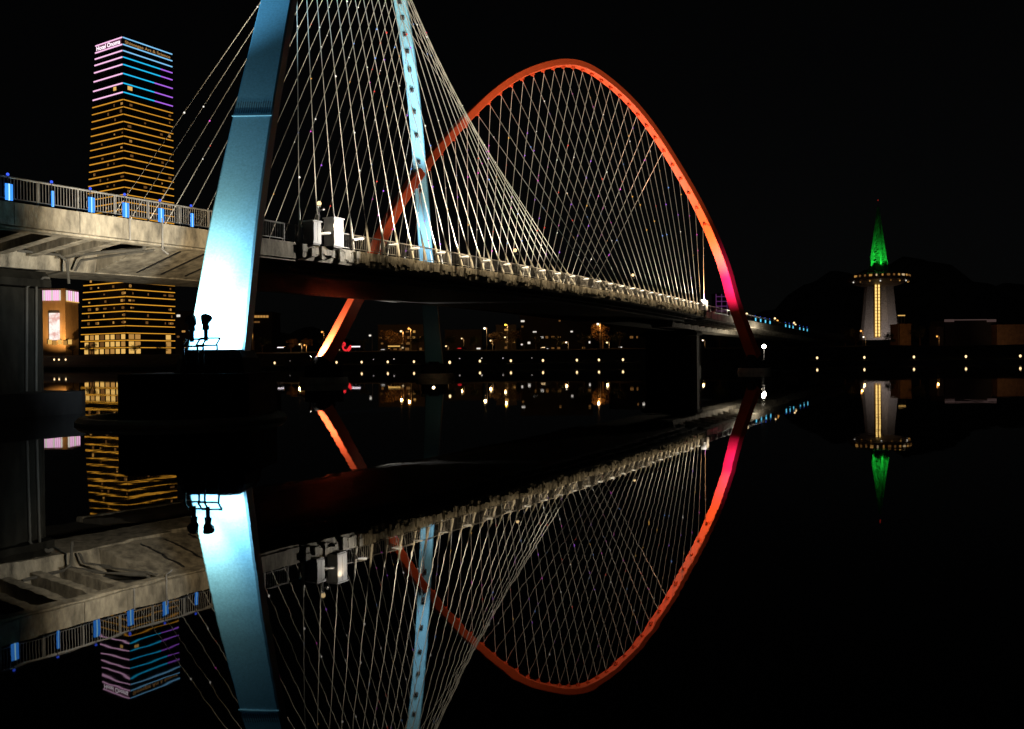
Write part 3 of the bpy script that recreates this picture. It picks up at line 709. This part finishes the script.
block('brick_building', 'tiny pale block left of the dark pavilion', 937, 943.5, 328, 425, 8, (0, [E_win]))
spot('wall_wash_a', at(1015, 340, 405), at(1012, 328, 425), 900, (1, .6, .3), 100, .9, .4)
spot('wall_wash_b', at(905, 340, 450), at(905, 328, 470), 1000, (1, .55, .2), 90, .9, .4)
spot('wall_wash_c', at(940, 338, 412), at(940, 331, 425), 150, (1, .6, .5), 90, .9, .4)

# ------------------------------------------------------------------ observation tower
TY = 530; tb = at(879, 340, TY); tb = V((tb.x, TY, 7.5))
def tz(y): return at(878, y, TY).z
def tr(px): return px * TY / FPX
tow = thing('observation_tower', tb, 'observation tower with green lit spire and ringed viewing disc', 'tower')
bm = NB(); n = 3
rings = []
for y, hw in ((340, 20), (326, 17.6), (310, 15.9), (287, 14)):
    z = tz(y); r = tr(hw)
    rings.append([V((tb.x + r * math.cos(math.radians(a_)), TY + r * .8 * math.sin(math.radians(a_)), z)) for a_ in (-100, -80, -20, 0, 20, 80, 100, 160, 180, 200)])
loft(bm, rings); obj('shaft', bm, M_shaft, tow)
bm = NB(); lathe(bm, V((tb.x, TY, 0)), [(tr(13), tz(287)), (tr(22), tz(284.5)), (tr(29), tz(281)), (tr(29.5), tz(278.5)), (tr(26), tz(275)), (tr(12), tz(272))]); obj('viewing_disc', bm, mat('bronze cladding', (.13, .10, .08), .5), tow)
for k in range(14):
    a_ = math.radians(-160 + 140 * k / 13); r = tr(28.6)
    bm = NB(); box(bm, V((tb.x + r * math.cos(a_), TY + r * math.sin(a_), tz(277.2))), (.8 if k % 3 else 1.6, .7, 1.2), V((-math.sin(a_), math.cos(a_), 0)), V((math.cos(a_), math.sin(a_), 0)))
    obj('disc_window', bm, (E_amber2, E_windim, E_windim, E_amber2, E_dimwarm)[k % 5], tow)
for k in range(9):
    a_ = math.radians(-170 + 160 * k / 8); r = tr(27.5); bm = NB(); sphere(bm, V((tb.x + r * math.cos(a_), TY + r * math.sin(a_), tz(282.6 + .4 * (k % 2)))), .45, 8); obj('disc_lamp', bm, (E_dimwhite, E_windim, E_amber2)[k % 3], tow)
bm = NB()
R0 = tr(8.3)
for k in range(6):
    a_ = math.radians(60 * k + 20); p = V((tb.x + R0 * math.cos(a_), TY + R0 * math.sin(a_), tz(271))); q = V((tb.x + .35 * math.cos(a_), TY + .35 * math.sin(a_), tz(207)))
    tube(bm, p, q, .85, 6, .22)
for j in range(16):
    u = j / 16; z = tz(271) + (tz(207) - tz(271)) * u; r = R0 * (1 - u) + .4
    for k in range(6):
        a0, a1 = math.radians(60 * k + 20), math.radians(60 * k + 80); r1 = R0 * (1 - (j + 1) / 16) + .4; z1 = tz(271) + (tz(207) - tz(271)) * (j + 1) / 16
        tube(bm, V((tb.x + r * math.cos(a0), TY + r * math.sin(a0), z)), V((tb.x + r1 * math.cos(a1), TY + r1 * math.sin(a1), z1)), .26, 4)
        tube(bm, V((tb.x + r * math.cos(a0), TY + r * math.sin(a0), z)), V((tb.x + r * math.cos(a1), TY + r * math.sin(a1), z)), .2, 4)
obj('spire', bm, M_green, tow)
bm = NB(); lathe(bm, V((tb.x, TY, 0)), [(tr(4.2), tz(271)), (tr(2.6), tz(240)), (.5, tz(212))], 10); obj('spire_core', bm, M_green, tow)
bm = NB(); tube(bm, V((tb.x, TY, tz(212))), V((tb.x, TY, tz(200))), .2, 6); obj('mast', bm, M_metal, tow)
bm = NB(); sphere(bm, V((tb.x, TY, tz(200.2))), .4, 8); obj('beacon', bm, emat('red beacon', (1, .05, .03), .25), tow)
bx = at(877.4, 310, TY - 9)
for k in (-1, 1):
    bm = NB(); hgt = tz(286) - tz(337); box(bm, V((bx.x + k * .95 - .1, TY - tr(13.4) - 1.1, tz(337) + hgt / 2)), (.75, .4, hgt)); obj('elevator_light', bm, E_gold, tow)
bm = NB(); hgt = tz(283) - tz(338); box(bm, V((bx.x - .1, TY - tr(13.4), tz(338) + hgt / 2)), (3.4, 1.6, hgt)); obj('elevator_shaft', bm, mat('amber lit shaft', (.4, .25, .08), .5), tow)
for k in range(16):
    bm = NB(); box(bm, V((bx.x - .1, TY - tr(13.4) - 1.4, tz(337 - 3.2 * k))), (2.9, .3, .25)); obj('elevator_frame', bm, M_black, tow)
for k, a_ in enumerate((200, 270, 340)):
    p = V((tb.x + 12 * math.cos(math.radians(a_)), TY + 12 * math.sin(math.radians(a_)), tz(272.5)))
    spot('spire_flood', p, V((tb.x, TY, tz(248))), 17000, (.2, 1, .3), 46, .9, .3)
for dx in (-14, 14):
    spot('shaft_flood', V((tb.x + dx, TY - 24, 9)), V((tb.x, TY, 26)), 7500, (1, .86, .8), 70, .8, .4)
spot('disc_flood', V((tb.x, TY - 26, 12)), V((tb.x, TY, tz(279))), 2500, (1, .7, .4), 50, .8, .4)

# ------------------------------------------------------------------ shore path lamps
def shore_lamp(em, r, h):
    root = thing('shore_lamp', (0, 0, 0), '', 'path lamp', 'low lamps along the far shore path')
    bm = NB(); tube(bm, V((0, 0, 0)), V((0, 0, h - r)), .06, 6); obj('post', bm, M_metal, root)
    bm = NB(); sphere(bm, V((0, 0, h)), r, 8, 1.35); obj('lamp_glass', bm, em, root)
    bm = NB(); tube(bm, V((0, 0, h + r * 1.2)), V((0, 0, h + r * 1.5)), r * .9, 8, .03); obj('cap', bm, M_metal, root)
    return root
LA = shore_lamp(E_warm, .40, 1.0); usedA = False
lab = {274.7: 'warm shore lamp nearest the blue leg', 336.6: 'warm shore lamp right below the orange strut', 361.7: 'warm shore lamp next right of the orange strut', 387.8: 'warm shore lamp second right of the orange strut', 414: 'warm shore lamp just left of the far blue pier', 449.7: 'warm shore lamp at the right rim of the far blue pier', 479.9: 'warm shore lamp next right of the far blue pier', 510.9: 'warm shore lamp second right of the far blue pier', 543: 'warm shore lamp third right of the far blue pier', 576.9: 'warm shore lamp fourth right of the far blue pier', 599: 'warm shore lamp below the big orange street lamp', 623: 'warm shore lamp left of the grey wall pier', 689.4: 'warm shore lamp right of the grey wall pier', 817.2: 'warm shore lamp first right of the viaduct', 864.4: 'warm shore lamp below the observation tower', 914: 'warm shore lamp first right of the observation tower', 966: 'warm shore lamp below the dark pavilion', 1020.4: 'warm shore lamp at the right frame edge'}
for x, l in lab.items():
    Yg = 327 + (0 if x > 400 else (400 - x) * .2) - (0 if x < 830 else (x - 830) * .05)
    p = at(x, 360, Yg); o = copy_tree(LA) if usedA else LA; usedA = True
    if x == 449.7:
        o.location = at(x, 362.0, 125) - V((0, 0, 1.0)); o.scale = (.45, .45, .45); o.location.z += .5; o['label'] = l; point('pier_ring_fill', o.location + V((-2.2, -2.2, -.9)), 20, (1, .74, .4), .2); continue  # fill point added away from the lamp to brighten the fender ring
    yy = shoreY(p.x) + 2.2; o.location = V(((x - CX) / FPX * yy * 1.0, yy, 1.36)); o['label'] = l
for x, y, l in ((50.5, 359.6, 'amber shore lamp left of three below the advert screen'), (57, 359.6, 'amber shore lamp in the middle of three below the store'), (66, 359.6, 'amber shore lamp right of three below the store')):
    o = copy_tree(LA); p = at(x, y, 428); o.location = V((p.x, shoreY(p.x) + 14, p.z - 1.0)); o['label'] = l
LB = shore_lamp(E_dimwhite, .3, 2.2); usedB = False
for i, (x, y) in enumerate(((290, 361.5), (312.5, 363.5), (373.5, 360), (394, 359.5), (459.6, 359), (481.7, 358.6), (503, 358.6), (531.8, 358.6), (554.7, 358.9))):
    o = copy_tree(LB) if usedB else LB; usedB = True
    yy = shoreY(at(x, y, 345).x) + 14; p = at(x, y, yy); o.location = V((p.x, yy, p.z - 2.2)); o['group'] = 'faint lamps on the far slope'
    o['label'] = 'faint small lamp on the far slope, %s from the blue leg' % ORD[i]

# street lamps and lit things on the far street --------------------------------
def street_lamp(x, y, Y, M, r, label, power=0, col=None, arm=True):
    p = at(x, y, Y); g = gz(p.x, Y)
    root = thing('street_lamp', V((p.x, Y, g)), label, 'street lamp', 'street lamps behind the far bank')
    dx = 1.0 if arm else 0
    bm = NB(); tube(bm, V((p.x + dx, Y, g)), V((p.x + dx, Y, p.z + .3)), .11, 6, .07)
    if arm: tube(bm, V((p.x + dx, Y, p.z + .3)), V((p.x, Y, p.z + .35)), .06, 6)
    obj('post', bm, M_metal, root)
    bm = NB(); sphere(bm, p, r, 8, .8); obj('lamp_glass', bm, M, root)
    bm = NB(); box(bm, p + V((0, .1, r * .8 + .1)), (r * 1.8, .5, .14)); obj('lamp_hood', bm, M_metal, root)
    if power: point('street_light', p + V((0, -.9, -.9)), power, col, .4)
AMB = (1, .55, .2); OR = (1, .42, .1)
SL = [(250.7, 334.3, 430, E_orange, .36, 'small amber street lamp above the kiosk', 500, OR),
      (299.6, 344.4, 400, E_warm, .42, 'warm street lamp left of the orange strut', 800, AMB), (304.4, 345.3, 410, E_orange, .36, 'orange street lamp left of the orange strut', 900, OR),
      (322, 332, 430, E_orange, .5, 'amber street lamp high beside the orange strut', 900, OR), (339, 349.7, 375, E_dimwarm, .45, 'low post lamp at the foot of the orange strut', 0, None),
      (370, 335.5, 400, E_dimwhite, .62, 'pale post lamp right of the red neon sculpture', 0, None), (401, 331.3, 420, E_warm, .6, 'bright warm lamp left of the far blue leg', 2500, OR),
      (408.8, 328.7, 430, E_orange, .62, 'bright orange lamp nearest left of the far blue leg', 2500, OR), (402.7, 347.7, 385, E_dimwarm, .5, 'low post lamp below the bright warm lamp', 0, None),
      (446, 346.2, 380, E_warm, .38, 'post lamp just right of the far blue leg', 150, AMB), (484.6, 328.4, 420, E_white, .62, 'tall white street lamp between far blue leg and yellow lamp', 1500, AMB),
      (505.5, 324.9, 430, emat('yellow lamp glow', (1, .62, .05), 4), .55, 'yellow street lamp beside the pale dark block', 900, AMB), (490.5, 340.7, 390, E_warm, .42, 'low post lamp below the tall white street lamp', 500, AMB),
      (521.8, 344.5, 385, E_dimwhite, .5, 'pale post lamp left of the wide apartment block', 0, None), (566.2, 342.4, 400, E_white, .42, 'white lamp before the wide apartment block', 300, AMB),
      (597.9, 324.2, 415, E_white, .62, 'tall street lamp glowing in front of an orange tree', 5000, OR), (607, 342.6, 390, E_warm, .48, 'low warm lamp below the glowing orange tree', 300, AMB),
      (702.8, 340.3, 409, E_white, .4, 'post lamp right of the grey wall pier', 200, AMB), (863.5, 337, 400, E_white, .4, 'post lamp left of the observation tower foot', 200, AMB),
      (461.7, 338.6, 420, E_warm, .36, 'small warm lamp between far blue leg and white street lamp', 200, AMB), (505, 337.3, 400, E_warm, .42, 'low warm lamp below the yellow street lamp', 200, AMB),
      (861, 331, 430, E_orange, .5, 'red orange lamp beside the observation tower foot', 300, OR), (937, 336.4, 410, E_orange, .42, 'orange lamp left of the dark pavilion', 300, OR)]
for a_ in SL: street_lamp(*a_)

# lit strings, cars, neon ---------------------------------------------------
def car(x, y, Y, M, lamp, label):
    p = at(x, y, Y); g = gz(p.x, Y)
    root = thing('parked_car', V((p.x, Y, g)), label, 'car', 'cars on the far street')
    bm = NB()
    secs = [(-2.15, .45, .75), (-2.0, .4, .95), (-1.1, .35, 1.02), (-.6, .35, 1.45), (.7, .35, 1.48), (1.35, .35, 1.02), (2.05, .4, .9), (2.2, .45, .7)]
    loft(bm, [[V((p.x + sx, Y + q * (.85 if zz < 1.2 or k < 2 else .7), g + (zl if k in (0, 1) else zz))) for k, q in enumerate((-1, 1, 1, -1))] for sx, zl, zz in secs])
    obj('body', bm, M, root)
    for sx in (-1.35, 1.35):
        for sy in (-.86, .86):
            bm = NB(); tube(bm, V((p.x + sx, Y + sy - .1, g + .33)), V((p.x + sx, Y + sy + .1, g + .33)), .33, 10); obj('wheel', bm, M_black, root)
    for sy in (-.6, .6):
        bm = NB(); box(bm, V((p.x - 2.2, Y + sy, g + .68)), (.12, .35, .2)); obj('headlight', bm, lamp, root)
    bm = NB(); box(bm, V((p.x - 1.2, Y - .87, g + .72)), (1.4, .06, .25)); obj('side_lamp', bm, lamp, root)
car(462.4, 347.5, 372, M_paint_r, E_red, 'dark red car with red lights right of the far blue leg')
car(546, 347.5, 378, M_paint_g, E_warm, 'silver car with warm lights before the wide apartment block')
car(386, 349.5, 374, M_paint_g, E_dimwhite, 'silver car left of the far blue leg')
def bar_thing(x0, x1, y, Y, M, name, label, cat, h=.5, posts=True):
    p, q = at(x0, y, Y), at(x1, y, Y); g = gz(p.x, Y)
    root = thing(name, V(((p.x + q.x) / 2, Y, g)), label, cat)
    bm = NB(); box(bm, (p + q) / 2, ((q - p).length, .3, h)); obj('light_tube', bm, M, root)
    bm = NB()
    for u in (.05, .5, .95):
        e0 = p.lerp(q, u); tube(bm, V((e0.x, Y + .2, g)), V((e0.x, Y + .2, e0.z + .4)), .08, 6)
    box(bm, (p + q) / 2 + V((0, .4, h / 2 + .2)), ((q - p).length + .6, 1.2, .16)); obj('shelter_frame', bm, M_metal, root)
bar_thing(351, 360, 346.6, 385, E_sign, 'lit_shelter', 'white lit shelter beside the red neon sculpture', 'shelter')
bar_thing(388, 400, 346.2, 390, E_win, 'lit_shelter', 'warm lit shelter left of the far blue leg', 'shelter')
bar_thing(277.5, 283.5, 347.4, 390, E_sign, 'lit_shelter', 'short white lit shelter between kiosk and orange strut', 'shelter', .4)
bar_thing(898, 905, 315.5, 470, E_win, 'roof_lights', 'slanted string of lights beside the observation tower', 'light string', .5)
p = at(346, 351, 385); g = gz(p.x, 385)
root = thing('neon_sculpture', V((p.x, 385, g)), 'red glowing looped neon sculpture right of the orange strut', 'sculpture')
bm = NB(); pts = [at(x, y, 385) for x, y in ((342, 344), (344.5, 342.5), (345, 345), (342.5, 346.5), (344, 350), (347, 350.5), (349, 347.5), (351, 345.5), (350, 349), (348, 351))]
path_tube(bm, pts, .42, 6); obj('neon_tube', bm, E_red, root)
bm = NB(); tube(bm, V((p.x, 385.6, g - .2)), at(346, 346, 385.6), .2, 6); obj('stem', bm, M_metal, root)

# ------------------------------------------------------------------ trees on the far bank
def tree_proto(seed, M, H):
    r = random.Random(seed)
    root = thing('tree', (0, 0, 0), '', 'tree', 'trees along the far bank')
    bm = NB(); tube(bm, V((0, 0, -.3)), V((0, 0, H * .45)), H * .035, 7, H * .02)
    for k in range(5):
        a_ = r.uniform(0, 6.28); tube(bm, V((0, 0, H * r.uniform(.25, .45))), V((math.cos(a_) * H * .22, math.sin(a_) * H * .22, H * r.uniform(.55, .8))), H * .014, 5, H * .005)
    obj('trunk', bm, M_bark, root)
    bm = NB(); cl = [(V((r.uniform(-.24, .24), r.uniform(-.24, .24), r.uniform(.42, .86))) * H, r.uniform(.10, .19) * H) for _ in range(11)]
    for k in range(1500):
        c, R = r.choice(cl); d = V((r.gauss(0, 1), r.gauss(0, 1), r.gauss(0, 1))).normalized() * (R * r.uniform(.45, 1.05)); p = c + d
        sz = H * r.uniform(.012, .03); a_ = V((r.gauss(0, 1), r.gauss(0, 1), r.gauss(0, 1))).normalized(); b_ = a_.orthogonal().normalized(); a2 = a_.cross(b_)
        bm.faces.new([bm.verts.new(p + b_ * sz), bm.verts.new(p + a2 * sz * .6), bm.verts.new(p - b_ * sz), bm.verts.new(p - a2 * sz * .6)])
    obj('crown', bm, M, root)
    return root
protos = [tree_proto(1, M_leaf, 9), tree_proto(2, M_leaf, 8), tree_proto(3, M_leaf2, 10)]
fresh = [True] * 3
TR = [(92, 1, 1.0, 460, 'round dark bush like tree before the tower lobby'), (73, 0, .8, 455, 'small dark tree left of the tower lobby'), (136, 0, .8, 470, 'low dark tree before the middle of the tower base'), (163, 1, .9, 470, 'dark tree at the right corner of the tower base'),
      (262, 0, 1.0, 400, 'dark tree right of the kiosk'), (291, 2, .8, 415, 'bare orange lit tree left of the warm street lamp'), (306, 2, .8, 420, 'orange lit tree beside the orange street lamp'), (327, 0, 1.0, 400, 'dark tree right behind the orange strut'),
      (364, 1, .9, 405, 'dark tree behind the white lit shelter'), (390, 2, 1.3, 428, 'tall orange lit tree left of the bright warm lamp'), (399, 2, 1.0, 440, 'orange lit tree behind the bright warm lamp'), (418, 0, 1.0, 395, 'dark tree at the left of the far blue leg'),
      (452, 0, 1.0, 400, 'dark tree right of the far blue leg'), (474, 1, 1.0, 395, 'dark tree left of the tall white street lamp'), (496, 2, 1.1, 425, 'reddish lit tree beside the yellow lamp'), (512, 2, 1.2, 425, 'orange lit tree right of the yellow lamp'),
      (536, 0, 1.1, 400, 'dark tree left of the silver car'), (557, 1, 1.0, 400, 'dark tree right of the silver car'), (584, 0, 1.0, 395, 'dark tree left of the big orange lamp'), (603, 2, 1.5, 422, 'glowing orange tree behind the tall street lamp'),
      (620, 0, 1.1, 400, 'dark tree left of the grey wall pier'), (660, 1, 1.2, 420, 'dark tree behind the grey wall pier'), (720, 0, 1.2, 420, 'dark tree beneath the purple outlined block'), (845, 0, 1.3, 430, 'dark tree left of the observation tower'), (856, 2, 1.1, 450, 'bare tree at the observation tower foot'),
      (890, 1, 1.1, 440, 'dark tree right before the observation tower'), (920, 0, 1.3, 420, 'dark tree between the tower and the pavilion')]
for x, k, sc_, Y, l in TR:
    o = protos[k] if fresh[k] else copy_tree(protos[k]); fresh[k] = False
    X = (x - CX) / FPX * Y; o.location = V((X, Y, gz(X, Y) - .1)); o.scale = (sc_ * 1.1, sc_ * 1.1, sc_ * .85); o.rotation_euler = (0, 0, rnd.uniform(0, 6.28)); o['label'] = l

# ------------------------------------------------------------------ render settings
S.view_settings.view_transform = 'Standard'; S.view_settings.look = 'None'; S.view_settings.exposure = 0; S.view_settings.gamma = 1
cy = S.cycles
cy.max_bounces = 5; cy.diffuse_bounces = 2; cy.glossy_bounces = 3; cy.caustics_reflective = False; cy.caustics_refractive = False
cy.use_denoising = True; cy.use_light_tree = True; cy.sample_clamp_indirect = 4
try: cy.denoiser = 'OPENIMAGEDENOISE'
except Exception: pass
